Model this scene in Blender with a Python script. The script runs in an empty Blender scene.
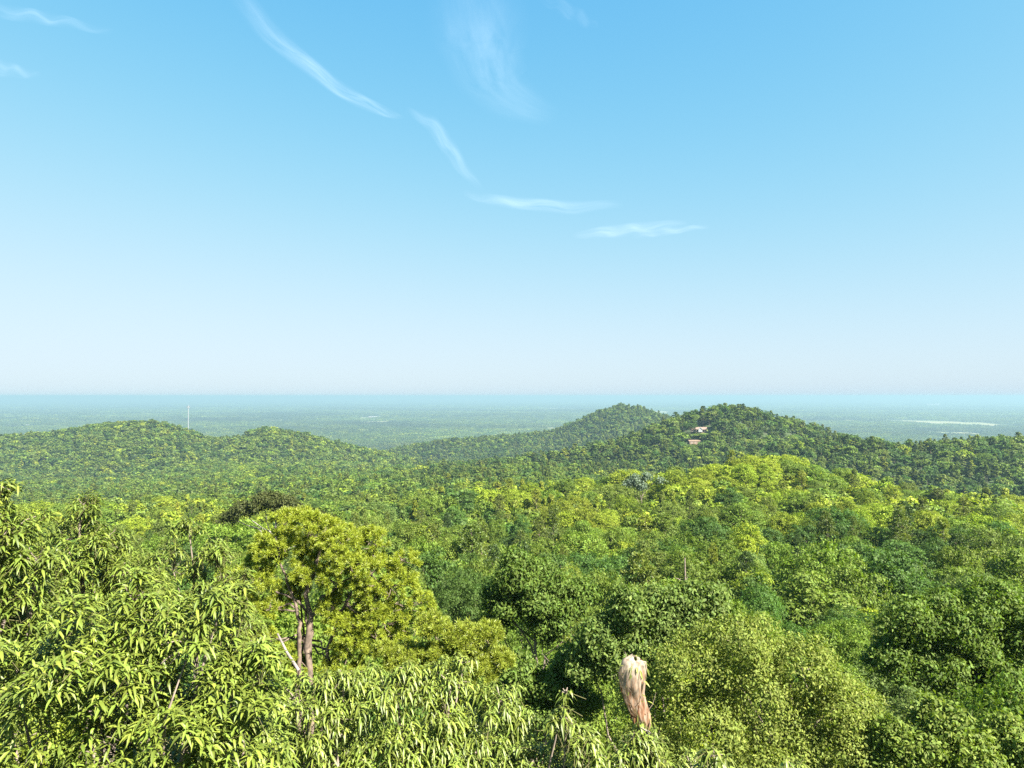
import bpy, math
import numpy as np

# ------------------------------------------------------------------ frame
F, HC, HY = 683.0, 230.0, 396.0          # focal length in pixels, eye height above the plain, horizon row
scene = bpy.context.scene
COL = scene.collection
R = math.radians


def at(px, py, D):
    return np.array([D * (px - 512.0) / F, D, HC - D * (py - HY) / F])


# ------------------------------------------------------------------ terrain
BD = np.array([12, 20, 35, 60, 100, 150, 220, 300, 400, 500, 600, 750, 900, 1200, 1500, 2000, 3000.])
BP = np.array([0, 200, 400, 512, 620, 730, 850, 950, 1024.])
BT = np.array([
    [700, 700, 720, 740, 740, 740, 740, 740, 740],
    [640, 640, 660, 680, 690, 690, 690, 690, 690],
    [585, 585, 600, 620, 640, 640, 635, 625, 620],
    [560, 560, 565, 575, 580, 578, 575, 572, 570],
    [545, 542, 542, 545, 545, 540, 540, 540, 540],
    [532, 527, 522, 520, 518, 512, 512, 518, 522],
    [522, 515, 506, 502, 500, 498, 500, 508, 514],
    [514, 508, 499, 493, 493, 496, 502, 510, 515],
    [506, 500, 489, 482, 485, 492, 500, 500, 500],
    [499, 491, 479, 472, 476, 484, 485, 480, 478],
    [491, 484, 472, 466, 466, 470, 470, 465, 462],
    [483, 475, 466, 462, 460, 462, 465, 466, 468],
    [477, 470, 467, 465, 462, 462, 466, 470, 472],
    [470, 466, 464, 464, 462, 462, 466, 468, 470],
    [466, 464, 462, 460, 460, 460, 462, 464, 466],
    [470, 470, 470, 470, 470, 470, 470, 470, 470],
    [446, 446, 446, 446, 446, 446, 446, 446, 446.]])
RIDGES = [
    # px, py of the crest, distance, front slope, back slope
    ([200, 430, 480, 560, 620, 680, 740, 800, 850, 900, 960, 1024, 1300],
     [620, 512, 498, 486, 485, 475, 460, 470, 482, 494, 504, 511, 530], 230, .18, .40),
    ([400, 640, 700, 740, 800, 850, 870, 900, 930, 960, 985, 1024, 1300],
     [640, 520, 475, 450, 440, 438, 438, 445, 441, 441, 439, 437, 430], 560, .30, .40),
    ([150, 300, 360, 400, 450, 510, 560, 600, 640, 660, 690, 712, 730, 750, 780, 800, 820, 850, 900, 1000, 1300],
     [560, 494, 477, 470, 466, 460, 453, 444, 432, 422, 412, 408, 406, 410, 418, 423, 430, 439, 453, 473, 520], 750, .28, .35),
    ([-400, 0, 50, 100, 150, 180, 210, 235, 265, 300, 350, 400, 450, 520],
     [455, 441, 436, 428, 425, 429, 440, 440, 431, 437, 449, 459, 470, 520], 1200, .25, .30),
    ([100, 300, 380, 400, 450, 500, 550, 580, 600, 620, 640, 660, 700, 760, 900],
     [540, 474, 455, 449, 441, 437, 433, 422, 413, 407, 409, 415, 427, 442, 470], 1600, .30, .30),
]


RISE = {230: 4.5, 560: 4, 750: 3, 1200: 5, 1600: 2.5}        # crowns stand a little above the mean canopy


def vnoise(x, y, seed=0):
    xi, yi = np.floor(x).astype(np.int64), np.floor(y).astype(np.int64)
    fx, fy = x - xi, y - yi
    fx, fy = fx * fx * (3 - 2 * fx), fy * fy * (3 - 2 * fy)

    def h(a, b):
        n = (a * 374761393 + b * 668265263 + seed * 974634777) & 0xffffffff
        n = ((n ^ (n >> 13)) * 1274126177) & 0xffffffff
        return ((n ^ (n >> 16)) & 0xffff) / 65535.0
    return (h(xi, yi) * (1 - fx) + h(xi + 1, yi) * fx) * (1 - fy) + (h(xi, yi + 1) * (1 - fx) + h(xi + 1, yi + 1) * fx) * fy


def canopy(x, y):
    """height of the tree tops over the ground plan"""
    x, y = np.asarray(x, float), np.asarray(y, float)
    r = np.hypot(x, y) + 1e-6
    b = np.clip(np.arctan2(x, y), -.92, .92)
    D = np.maximum(r * np.cos(b), 12.0)
    px = 512 + F * np.tan(b)
    ld = np.log(np.clip(D, 12, 3000))
    LD = np.log(BD)
    i = np.clip(np.searchsorted(LD, ld) - 1, 0, len(BD) - 2)
    t = np.clip((ld - LD[i]) / (LD[i + 1] - LD[i]), 0, 1)
    pc = np.clip(px, 0, 1024)
    j = np.clip(np.searchsorted(BP, pc) - 1, 0, len(BP) - 2)
    u = (pc - BP[j]) / (BP[j + 1] - BP[j])
    py = (BT[i, j] * (1 - u) + BT[i, j + 1] * u) * (1 - t) + (BT[i + 1, j] * (1 - u) + BT[i + 1, j + 1] * u) * t
    z = HC - D * (py - HY) / F
    z = np.where(D >= 3000, 12.0, z)
    und = (vnoise(x / 90, y / 90, 3) - .5) * np.clip((D - 60) / 200, 0, 1) * np.clip((2600 - D) / 800, 0, 1) * 9
    und = und + (vnoise(x / 170, y / 210, 8) - .5) * np.clip((D - 350) / 300, 0, 1) * np.clip((2400 - D) / 600, 0, 1) * 14
    z = z + und
    k = 4.0
    acc = np.exp((z - HC) / k)
    for P, Q, D0, sf, sb in RIDGES:
        zc = HC - D0 * (np.interp(px, P, Q) - RISE[D0] - HY) / F
        d = D - D0
        zr = zc - np.sqrt((np.where(d < 0, sf, sb) * d) ** 2 + 9) + 3 + und * .5
        acc = acc + np.exp((zr - HC) / k)
    z = np.maximum(HC + k * np.log(np.maximum(acc, 1e-30)), 12.0)
    z = np.where(D > 2400, 12.0 + (z - 12.0) * np.clip((3000 - D) / 600, 0, 1), z)
    return z


def ground(x, y):
    c = canopy(x, y)
    r = np.hypot(x, y)
    return np.where(r > 2400, c - 12.0, c - 12.0)


# ------------------------------------------------------------------ materials
def nt(m):
    m.use_nodes = True
    t = m.node_tree
    t.nodes.clear()
    return t, t.nodes, t.links


def math_node(N, L, op, a, b=None, clamp=False):
    n = N.new('ShaderNodeMath')
    n.operation = op
    n.use_clamp = clamp
    for i, v in enumerate((a, b)):
        if v is None:
            continue
        if isinstance(v, (int, float)):
            n.inputs[i].default_value = v
        else:
            L.new(v, n.inputs[i])
    return n.outputs[0]


def leaf_material(name, source, rough=.62, spec=.16, trans=.36, spread=.38, back=(1.15, 1.3, .4), fixed=None):
    m = bpy.data.materials.new(name)
    t, N, L = nt(m)
    out = N.new('ShaderNodeOutputMaterial')
    if source == 'object':
        s = N.new('ShaderNodeObjectInfo').outputs['Color']
    elif source == 'instance':
        a = N.new('ShaderNodeAttribute')
        a.attribute_type = 'INSTANCER'
        a.attribute_name = 'tint'
        s = a.outputs['Color']
    else:
        rgb = N.new('ShaderNodeRGB')
        rgb.outputs[0].default_value = (*fixed, 1)
        s = rgb.outputs[0]
    g = N.new('ShaderNodeNewGeometry')
    hsv = N.new('ShaderNodeHueSaturation')
    rnd = g.outputs['Random Per Island']
    val = math_node(N, L, 'ADD', math_node(N, L, 'MULTIPLY', rnd, spread * 2), 1 - spread)
    r2 = math_node(N, L, 'FRACT', math_node(N, L, 'MULTIPLY', rnd, 17.31))
    hue = math_node(N, L, 'ADD', math_node(N, L, 'MULTIPLY', r2, .03), .487)
    L.new(hue, hsv.inputs['Hue'])
    L.new(val, hsv.inputs['Value'])
    L.new(s, hsv.inputs['Color'])
    p = N.new('ShaderNodeBsdfPrincipled')
    p.inputs['Roughness'].default_value = rough
    p.inputs['Specular IOR Level'].default_value = spec
    L.new(hsv.outputs[0], p.inputs['Base Color'])
    tr = N.new('ShaderNodeBsdfTranslucent')
    mul = N.new('ShaderNodeMix')
    mul.data_type = 'RGBA'
    mul.blend_type = 'MULTIPLY'
    mul.inputs[0].default_value = 1
    L.new(hsv.outputs[0], mul.inputs[6])
    mul.inputs[7].default_value = (*back, 1)
    L.new(mul.outputs[2], tr.inputs['Color'])
    mx = N.new('ShaderNodeMixShader')
    mx.inputs[0].default_value = trans
    L.new(p.outputs[0], mx.inputs[1])
    L.new(tr.outputs[0], mx.inputs[2])
    L.new(mx.outputs[0], out.inputs['Surface'])
    return m


def plain_material(name, color, rough=.8, scale=None, amount=.25, color2=None, spec=.2, detail=4):
    m = bpy.data.materials.new(name)
    t, N, L = nt(m)
    out = N.new('ShaderNodeOutputMaterial')
    p = N.new('ShaderNodeBsdfPrincipled')
    p.inputs['Roughness'].default_value = rough
    p.inputs['Specular IOR Level'].default_value = spec
    c2 = color2 or tuple(c * (1 - amount) for c in color)
    if scale:
        tc = N.new('ShaderNodeTexCoord')
        n = N.new('ShaderNodeTexNoise')
        n.inputs['Scale'].default_value = scale
        n.inputs['Detail'].default_value = detail
        L.new(tc.outputs['Object'], n.inputs['Vector'])
        r = N.new('ShaderNodeValToRGB')
        r.color_ramp.elements[0].position = .35
        r.color_ramp.elements[1].position = .65
        r.color_ramp.elements[0].color = (*c2, 1)
        r.color_ramp.elements[1].color = (*color, 1)
        L.new(n.outputs['Fac'], r.inputs[0])
        L.new(r.outputs[0], p.inputs['Base Color'])
    else:
        p.inputs['Base Color'].default_value = (*color, 1)
    L.new(p.outputs[0], out.inputs['Surface'])
    return m


M_LEAF = leaf_material('broad_leaf', 'object')
M_CHEST = leaf_material('chestnut_leaf', 'object', rough=.45, spec=.34, trans=.22, spread=.42)
M_NEEDLE = leaf_material('pine_needle', 'object', rough=.5, spec=.4, trans=.25, spread=.35)
M_FAR = leaf_material('forest_leaf', 'instance', rough=.65, spec=.2, trans=.36, spread=.42)
M_BARK = plain_material('grey_bark', (.20, .16, .125), .9, 6, .5)
M_PBARK = plain_material('pine_bark', (.165, .125, .092), .9, 9, color2=(.07, .053, .042))
M_DEAD = plain_material('dead_wood', (.24, .21, .19), .85, 5, .45)
M_FLOOR = plain_material('forest_floor', (.035, .058, .018), .95, .15, color2=(.028, .036, .016))
M_TWIG = plain_material('green_twig', (.10, .095, .035), .8, 6, .4)
M_GRASS = plain_material('meadow_grass', (.15, .165, .07), .95, .004, color2=(.21, .185, .105))
M_LAWN = plain_material('lawn_grass', (.16, .19, .05), .95, .2, .3)
M_WHITE = plain_material('white_metal_roof', (.34, .34, .34), .5, 2, .08)
M_WALL = plain_material('pale_siding', (.19, .155, .13), .8, 1.5, .15)
M_ROOFG = plain_material('brown_shingle', (.20, .14, .11), .9, 4, .3)
M_TAN = plain_material('tan_roof', (.155, .11, .075), .85, .6, .25)
M_GLASS = plain_material('dark_window', (.03, .035, .04), .1, None, spec=.5)
M_STEEL = plain_material('galvanised_steel', (.19, .205, .215), .55, 1.0, .1)
M_SILK = None


# ------------------------------------------------------------------ mesh helpers
def make_mesh(name, verts, faces, mats, mat_index=None, smooth=True):
    """verts (n,3); faces a list of (k, m) int arrays of equal polygon size each"""
    me = bpy.data.meshes.new(name)
    verts = np.ascontiguousarray(verts, dtype=np.float32)
    me.vertices.add(len(verts))
    me.vertices.foreach_set('co', verts.ravel())
    loops = np.concatenate([f.ravel() for f in faces]).astype(np.int32)
    tot = np.concatenate([np.full(len(f), f.shape[1], np.int32) for f in faces])
    start = np.concatenate([[0], np.cumsum(tot)[:-1]]).astype(np.int32)
    me.loops.add(len(loops))
    me.loops.foreach_set('vertex_index', loops)
    me.polygons.add(len(tot))
    me.polygons.foreach_set('loop_start', start)
    try:
        me.polygons.foreach_set('loop_total', tot)
    except Exception:
        pass
    for m in mats:
        me.materials.append(m)
    if mat_index is not None:
        me.polygons.foreach_set('material_index', np.asarray(mat_index, np.int32))
    me.polygons.foreach_set('use_smooth', np.full(len(tot), bool(smooth)))
    me.update(calc_edges=True)
    me.validate()
    return me


class Tubes:
    """tapered tubes gathered in one mesh"""
    def __init__(self, sides=7):
        self.v, self.f, self.n, self.s = [], [], 0, sides

    def add(self, pts, rad):
        pts = np.asarray(pts, float)
        rad = np.asarray(rad, float)
        s = self.s
        d = np.gradient(pts, axis=0)
        d /= np.linalg.norm(d, axis=1)[:, None] + 1e-9
        ref = np.where(np.abs(d[:, 2:3]) > .9, np.array([[1., 0, 0]]), np.array([[0, 0, 1.]]))
        a = np.cross(d, ref)
        a /= np.linalg.norm(a, axis=1)[:, None] + 1e-9
        b = np.cross(d, a)
        th = np.linspace(0, 2 * np.pi, s, endpoint=False)
        ring = pts[:, None, :] + rad[:, None, None] * (a[:, None, :] * np.cos(th)[None, :, None] + b[:, None, :] * np.sin(th)[None, :, None])
        k = len(pts)
        self.v.append(ring.reshape(-1, 3))
        i = np.arange(k - 1)[:, None] * s
        j = np.arange(s)[None, :]
        j2 = (j + 1) % s
        q = np.stack([i + j, i + j2, i + s + j2, i + s + j], -1).reshape(-1, 4) + self.n
        self.f.append(q)
        self.n += k * s

    def bend(self, a, b, r0, r1, rng, wob=.06, n=6, sag=0):
        a, b = np.asarray(a, float), np.asarray(b, float)
        t = np.linspace(0, 1, n)[:, None]
        L = np.linalg.norm(b - a)
        p = a + (b - a) * t
        off = rng.normal(0, wob * L, (n, 3))
        off[0] = 0
        off[-1] = 0
        p = p + off
        p[:, 2] += (sag * L * 4 * t * (1 - t))[:, 0]
        self.add(p, r0 + (r1 - r0) * t[:, 0])
        return p

    def arrays(self):
        return np.concatenate(self.v), np.concatenate(self.f)


def unit(v):
    return v / (np.linalg.norm(v, axis=-1, keepdims=True) + 1e-9)


def lobe_points(rng, lobes, n, shell=.16, up_bias=.25, cluster=0, spread=.2):
    """points and outward directions through the shells of ellipsoid lobes (c, r3)"""
    C = np.array([l[0] for l in lobes], float)
    Rr = np.array([np.ones(3) * l[1] if np.isscalar(l[1]) else l[1] for l in lobes], float)
    area = (Rr.prod(axis=1)) ** (2 / 3)
    m = max(n // cluster, 8) if cluster else n
    P, Dn = [], []
    have = 0
    while have < m:
        k = rng.choice(len(lobes), m, p=area / area.sum())
        d = unit(rng.normal(size=(m, 3)))
        keep = rng.random(m) < np.clip(.55 + d[:, 2] * .9 + up_bias, .12, 1)
        rr = 1 - np.abs(rng.normal(0, shell, m))
        p = C[k] + Rr[k] * d * rr[:, None]
        # drop what lies deep inside another lobe
        q = ((p[:, None, :] - C[None]) / Rr[None])
        depth = np.sqrt((q ** 2).sum(-1)).min(axis=1)
        keep &= depth > .62
        P.append(p[keep])
        Dn.append(d[keep])
        have += keep.sum()
    P, Dn = np.concatenate(P)[:m], np.concatenate(Dn)[:m]
    if cluster:
        idx = np.repeat(np.arange(m), cluster)[:n]
        P = P[idx] + rng.normal(0, spread, (len(idx), 3)) * np.array([1, 1, .7])
        Dn = Dn[idx]
    return P, Dn


def diamonds(rng, P, Dn, length, aspect, droop=.25, rand=.7, up=.5):
    """one folded four-cornered leaf (or leaf clump) at each point"""
    n = len(P)
    nor = unit(Dn + np.array([0, 0, up]) + rng.normal(0, rand, (n, 3)))
    ax = rng.normal(size=(n, 3))
    ax = unit(ax - nor * (ax * nor).sum(1)[:, None])
    ax = unit(ax + np.array([0, 0, -droop]))
    side = unit(np.cross(nor, ax))
    L = length * rng.uniform(.55, 1.45, n)[:, None]
    W = L * aspect * rng.uniform(.8, 1.2, n)[:, None] * .5
    base = P - ax * L * .5
    tip = P + ax * L * .5 - np.array([0, 0, 1.]) * L * .12
    lift = nor * W * .35
    a = P + side * W + lift - ax * L * .05
    b = P - side * W + lift - ax * L * .05
    V = np.stack([base, a, tip, b], 1).reshape(-1, 3)
    Fc = np.arange(4 * n).reshape(n, 4)
    return V, Fc


def long_leaves(rng, base, d, L, W, droop, nor_up=None):
    """folded lance-shaped leaves that arch and droop: 8 vertices, 6 faces each"""
    n = len(base)
    down = np.array([0, 0, -1.])
    up = np.array([0, 0, 1.])
    side = np.cross(d, up + rng.normal(0, .22, (n, 3)))
    side = unit(side)
    nor = unit(np.cross(side, d))
    nor *= np.sign(nor[:, 2:3] + 1e-6)
    V = np.zeros((n, 8, 3))

    def mid(t):
        return base + d * (L * t)[:, None] + down * (L * droop * t * t)[:, None]
    tt = (0, .32, .68, 1.0)
    ww = (0, .95, .75, 0)
    V[:, 0] = mid(tt[0])
    for q, i in ((1, 1), (2, 4)):
        c = mid(tt[q])
        w = (W * ww[q] * .5)[:, None]
        V[:, i] = c + side * w + nor * w * .45
        V[:, i + 1] = c
        V[:, i + 2] = c - side * w + nor * w * .45
    V[:, 7] = mid(1.0)
    o = (np.arange(n) * 8)[:, None]
    tri = np.concatenate([o + np.array([[0, 2, 1]]), o + np.array([[0, 3, 2]]), o + np.array([[4, 5, 7]]), o + np.array([[5, 6, 7]])])
    quad = np.concatenate([o + np.array([[1, 2, 5, 4]]), o + np.array([[2, 3, 6, 5]])])
    return V.reshape(-1, 3), tri, quad


# ------------------------------------------------------------------ object helpers
def link(o, parent=None):
    COL.objects.link(o)
    if parent is not None:
        o.parent = parent
    return o


def part(name, me, parent=None, color=None, loc=None):
    o = bpy.data.objects.new(name, me)
    if color is not None:
        o.color = (*color, 1)
    if loc is not None:
        o.location = loc
    return link(o, parent)


def thing(name, label, cat, loc=(0, 0, 0), rz=0, group=None):
    o = bpy.data.objects.new(name, None)
    o.empty_display_size = .5
    o.location = loc
    o.rotation_euler = (0, 0, rz)
    o['label'] = label
    o['category'] = cat
    if group:
        o['group'] = group
    return link(o)


def bx(c, s):
    """box vertices and faces"""
    c, s = np.asarray(c, float), np.asarray(s, float) / 2
    v = np.array([[x, y, z] for z in (-1, 1) for y in (-1, 1) for x in (-1, 1)]) * s + c
    f = np.array([[0, 2, 3, 1], [4, 5, 7, 6], [0, 1, 5, 4], [2, 6, 7, 3], [0, 4, 6, 2], [1, 3, 7, 5]])
    return v, f


def boxes_mesh(name, lst, mat):
    V, Fc, n = [], [], 0
    for c, s in lst:
        v, f = bx(c, s)
        V.append(v)
        Fc.append(f + n)
        n += 8
    return make_mesh(name, np.concatenate(V), [np.concatenate(Fc)], [mat], smooth=False)


def gable_mesh(name, w, d, z0, rise, mat, over=.5, th=.2):
    """two roof slabs and nothing else; ridge along x"""
    hw, hd = w / 2 + over, d / 2 + over
    zl = z0 - rise * over / (d / 2)
    pr = [(-hd, zl), (0, z0 + rise), (hd, zl), (hd, zl + th), (0, z0 + rise + th), (-hd, zl + th)]
    v = np.array([[x, y, z] for x in (-hw, hw) for (y, z) in pr])
    f4 = np.array([[i, (i + 1) % 6, 6 + (i + 1) % 6, 6 + i] for i in range(6)])
    caps = np.array([[0, 5, 4, 1], [1, 4, 3, 2], [6, 7, 10, 11], [7, 8, 9, 10]])
    return make_mesh(name, v, [np.concatenate([f4, caps])], [mat], smooth=False)


def gable_walls(name, w, d, h, rise, mat):
    hw, hd = w / 2, d / 2
    v = []
    for x in (-hw, hw):
        v += [[x, -hd, 0], [x, hd, 0], [x, hd, h], [x, 0, h + rise], [x, -hd, h]]
    v = np.array(v)
    f5 = np.array([[0, 1, 2, 3, 4], [5, 9, 8, 7, 6]])
    f4 = np.array([[0, 4, 9, 5], [1, 6, 7, 2], [0, 5, 6, 1]])
    return make_mesh(name, v, [f5, f4], [mat], smooth=False)


# ------------------------------------------------------------------ palette (linear base colours)
PAL = {
    'bright yellow-green': (.145, .180, .016),
    'mid green': (.090, .130, .017),
    'deep green': (.048, .086, .016),
    'olive green': (.090, .120, .020),
    'grey-green': (.084, .122, .027),
}
PNAMES = list(PAL)
PVAL = np.array([PAL[k] for k in PNAMES])


# ------------------------------------------------------------------ tree templates (unit trees standing at the origin)
def broad_tree(seed, height, radius, n, leaf, shape, cluster=0, spread=.2, far=False, trunk=True, low=.30, aspect=.55):
    """returns (crown arrays, trunk arrays)"""
    rng = np.random.default_rng(seed)
    lobes = []
    cz = height * (low + (1 - low) * .52)
    hh = height * (1 - low) * .5
    k = 22 if not far else 12
    for i in range(k):
        a = i * 2.39996 + rng.uniform(-.5, .5)
        e = -.7 + 1.7 * (i + rng.random()) / k
        rr = math.sqrt(max(0, 1 - e * e)) if shape != 'spreading' else math.sqrt(max(0, 1 - abs(e) ** 3))
        lr = radius * (rng.uniform(.26, .42) if not far else rng.uniform(.30, .46))
        c = np.array([math.cos(a) * rr * (radius - lr * .8), math.sin(a) * rr * (radius - lr * .8), cz + e * (hh - lr * .75)])
        if shape == 'lopsided':
            c[0] += (c[2] - cz) * .28
        lobes.append((c, np.array([lr, lr, lr * rng.uniform(.65, .85)])))
    lobes.append((np.array([0, 0, cz]), np.array([radius * .55, radius * .55, hh * .7])))
    P, Dn = lobe_points(rng, lobes, n, shell=.09, up_bias=.15, cluster=cluster, spread=spread)
    crown = diamonds(rng, P, Dn, leaf, aspect, rand=.5 if not far else .42, up=.4)
    tb = Tubes(6 if not far else 4)
    r0 = height * .016
    top = np.array([0, 0, height * .72])
    tb.bend((0, 0, -.3), top, r0, r0 * .4, rng, .012, 7)
    for c, r in lobes[:(22 if not far else 9):2]:
        z = min(max(c[2] * .62, height * .25), height * .68)
        tb.bend((0, 0, z), c, r0 * .45, r0 * .08, rng, .05, 5)
    return crown, tb.arrays(), lobes


def pine_tree_arrays(seed, height, radius, n, leaf, aspect=.2, far=False, low=.42):
    rng = np.random.default_rng(seed)
    tb = Tubes(6 if not far else 4)
    r0 = height * .013
    lean = rng.normal(0, .02 * height, 2)
    tb.bend((0, 0, -.3), (lean[0], lean[1], height * .96), r0, r0 * .2, rng, .006, 8)
    lobes = []
    k = 20 if not far else 11
    for i in range(k):
        t = (i + rng.random()) / k
        z = height * (low + (1 - low) * t * .95)
        env = radius * (1.0 - .72 * t ** 1.4) * rng.uniform(.5, 1.0)
        a = i * 2.4 + rng.uniform(-.5, .5)
        lr = radius * rng.uniform(.24, .40) * (1 - .3 * t)
        c = np.array([math.cos(a) * max(env - lr * .5, 0) + lean[0] * t, math.sin(a) * max(env - lr * .5, 0) + lean[1] * t, z])
        lobes.append((c, np.array([lr * 1.15, lr * 1.15, lr * .62])))
        tb.bend((lean[0] * t, lean[1] * t, z - lr * .5), c, r0 * .3, r0 * .08, rng, .05, 4)
    lobes.append((np.array([lean[0], lean[1], height * .97]), np.array([radius * .3, radius * .3, radius * .35])))
    if far:
        P, Dn = lobe_points(rng, lobes, n, shell=.3)
        crown = diamonds(rng, P, Dn, leaf, .6, rand=.6)
    else:
        # tufts: needle blades burst from each shoot
        m = n // 14
        P, Dn = lobe_points(rng, lobes, m, shell=.28)
        idx = np.repeat(np.arange(m), 14)
        d = unit(Dn[idx] * .5 + np.array([0, 0, .45]) + rng.normal(0, .75, (len(idx), 3)))
        crown = blades(rng, P[idx], d, leaf, leaf * aspect)
    return crown, tb.arrays(), lobes


def blades(rng, base, d, L, W):
    n = len(base)
    Ls = (L * rng.uniform(.7, 1.25, n))[:, None]
    side = unit(np.cross(d, rng.normal(size=(n, 3)))) * W * .5
    V = np.stack([base - side * .6, base + side * .6, base + d * Ls * .75 + side, base + d * Ls, base + d * Ls * .75 - side], 1)
    o = np.arange(5 * n).reshape(n, 5)
    return V.reshape(-1, 3), o


def mesh_of(name, arr, mat, smooth=True):
    return make_mesh(name, arr[0], [arr[1]], [mat], smooth=smooth)


# ---- templates: near, middle (both for individual trees and the forest)
SH = ['round', 'spreading', 'lopsided', 'tall']
TPL = {}          # key -> (crown mesh, trunk mesh, height, radius)


def add_tpl(key, arrs, h, r, leaf_mat, bark):
    crown, trunk, lobes = arrs
    TPL[key] = (mesh_of(key + '_crown', crown, leaf_mat), mesh_of(key + '_trunk', trunk, bark), h, r)


DIM = {'round': (12, 3.7, .30), 'spreading': (11, 4.3, .42), 'lopsided': (12, 3.6, .28), 'tall': (14, 3.1, .25)}
for i, s in enumerate(SH):
    h, r, low = DIM[s]
    add_tpl('near_' + s, broad_tree(10 + i, h, r, 36000, .135, s, cluster=14, spread=.13, low=low), h, r, M_LEAF, M_BARK)
    add_tpl('mid_' + s, broad_tree(20 + i, h, r, 12000, .24, s, cluster=14, spread=.19, low=low), h, r, M_LEAF, M_BARK)
add_tpl('near_pine', pine_tree_arrays(31, 14, 3.0, 30000, .17, .10), 14, 3.0, M_NEEDLE, M_PBARK)
add_tpl('mid_pine', pine_tree_arrays(32, 14, 3.0, 11000, .30, .2), 14, 3.0, M_NEEDLE, M_PBARK)
add_tpl('mid_pine_thin', pine_tree_arrays(33, 15, 2.4, 9000, .30, .2, low=.5), 15, 2.4, M_NEEDLE, M_PBARK)

# ------------------------------------------------------------------ hero trees of the foreground
HERO_XY = []          # (x, y, radius) kept clear of other trees


def hero_lobes(lst, D, squash=.85):
    """(px, py, radius in px[, depth shift m])"""
    out = []
    for l in lst:
        dd = D + (l[3] if len(l) > 3 else 0)
        c = at(l[0], l[1], dd)
        r = l[2] * dd / F
        out.append((c, np.array([r, r, r * squash])))
    return out


def hero_trunk(lobes, rng, r0, foot=None, sides=8, fork=.45, wob=.04):
    C = np.array([l[0] for l in lobes])
    cx = C.mean(0)
    if foot is None:
        foot = np.array([cx[0], cx[1], 0.0])
        foot[2] = float(ground(foot[0], foot[1]))
    ctop = np.array([cx[0], cx[1], C[:, 2].mean()])
    fk = foot + (ctop - foot) * fork
    tb = Tubes(sides)
    tb.bend(foot - np.array([0, 0, .3]), fk, r0, r0 * .75, rng, .02, 6)
    tb.bend(fk, ctop, r0 * .72, r0 * .35, rng, .03, 6)
    for c, r in lobes:
        t = rng.uniform(0, .8)
        s = fk + (ctop - fk) * t
        if c[2] < s[2]:
            s = fk + (ctop - fk) * max(0, t - .4)
        tb.bend(s, c, r0 * .38, r0 * .10, rng, wob, 6, sag=.06)
        for q in range(5):
            e = c + unit(rng.normal(size=3) + np.array([0, 0, .5])) * r * .6
            tb.bend(c, e, r0 * .10, .005, rng, .05, 4)
    return foot, tb


def local(arr, origin):
    return arr - np.asarray(origin)[None, :]


def chestnut(label, lst, D, color, seed, dens=34, droop=(.3, .8), leaf=(.105, .165), r0=.10):
    rng = np.random.default_rng(seed)
    core = hero_lobes(lst, D)
    lobes = []
    for c, r in core:                       # sprays push out of each bough
        lobes.append((c, r * .74))
        for q in range(8):
            d = unit(rng.normal(size=3) + np.array([0, -.1, .5]))
            lobes.append((c + d * r * rng.uniform(.55, .95), r * rng.uniform(.22, .40) * np.array([1, 1, 1.15])))
    n = int(.62 * sum(4 * np.pi * float(np.mean(r)) ** 2 for c, r in lobes) * dens)
    P, Dn = lobe_points(rng, lobes, n, shell=.22, up_bias=.15)
    foot, tb = hero_trunk(core, rng, r0)
    # shoots
    sd = unit(Dn * .8 + np.array([0, 0, .55]) + rng.normal(0, .35, P.shape))
    st = Tubes(3)
    k = 8
    idx = np.repeat(np.arange(n), k)
    j = np.tile(np.arange(k), n)
    along = (j / k)[:, None] * .13
    base = P[idx] - sd[idx] * (.13 - along)
    ang = j * 2.399 + rng.uniform(0, 6.28, n)[idx]
    ref = unit(np.cross(sd, rng.normal(size=sd.shape)))
    ref2 = np.cross(sd, ref)
    rad = ref[idx] * np.cos(ang)[:, None] + ref2[idx] * np.sin(ang)[:, None]
    d = unit(sd[idx] * rng.uniform(.15, .5, len(idx))[:, None] + rad)
    d[:, 2] = np.maximum(d[:, 2], -.15)
    d = unit(d)
    L = rng.uniform(*leaf, len(idx)) * (1 - .25 * (j == k - 1))
    W = L * rng.uniform(.19, .25, len(idx))
    V, tri, quad = long_leaves(rng, base, d, L, W, rng.uniform(*droop, len(idx)))
    t = thing('chestnut_tree', label, 'tree', foot, group='chestnut trees under the viewpoint')
    # twigs that carry the leaves belong to the crown's own mesh
    m = min(n, 700)
    for q in rng.choice(n, m, replace=False):
        st.add([P[q] - sd[q] * .32 - np.array([0, 0, .05]), P[q] - sd[q] * .15, P[q]], [.0055, .0045, .003])
    v2, f2 = st.arrays()
    f2 = np.concatenate([quad, f2 + len(V)])
    mi = np.zeros(len(tri) + len(f2), int)
    mi[len(tri) + len(quad):] = 1
    part('crown', make_mesh('chestnut_crown', local(np.concatenate([V, v2]), foot), [tri, f2], [M_CHEST, M_TWIG], mi), t, color)
    v1, f1 = tb.arrays()
    part('trunk', make_mesh('chestnut_trunk', local(v1, foot), [f1], [M_BARK]), t)
    HERO_XY.append((foot[0], foot[1], 1.6))
    return t, lobes


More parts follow.
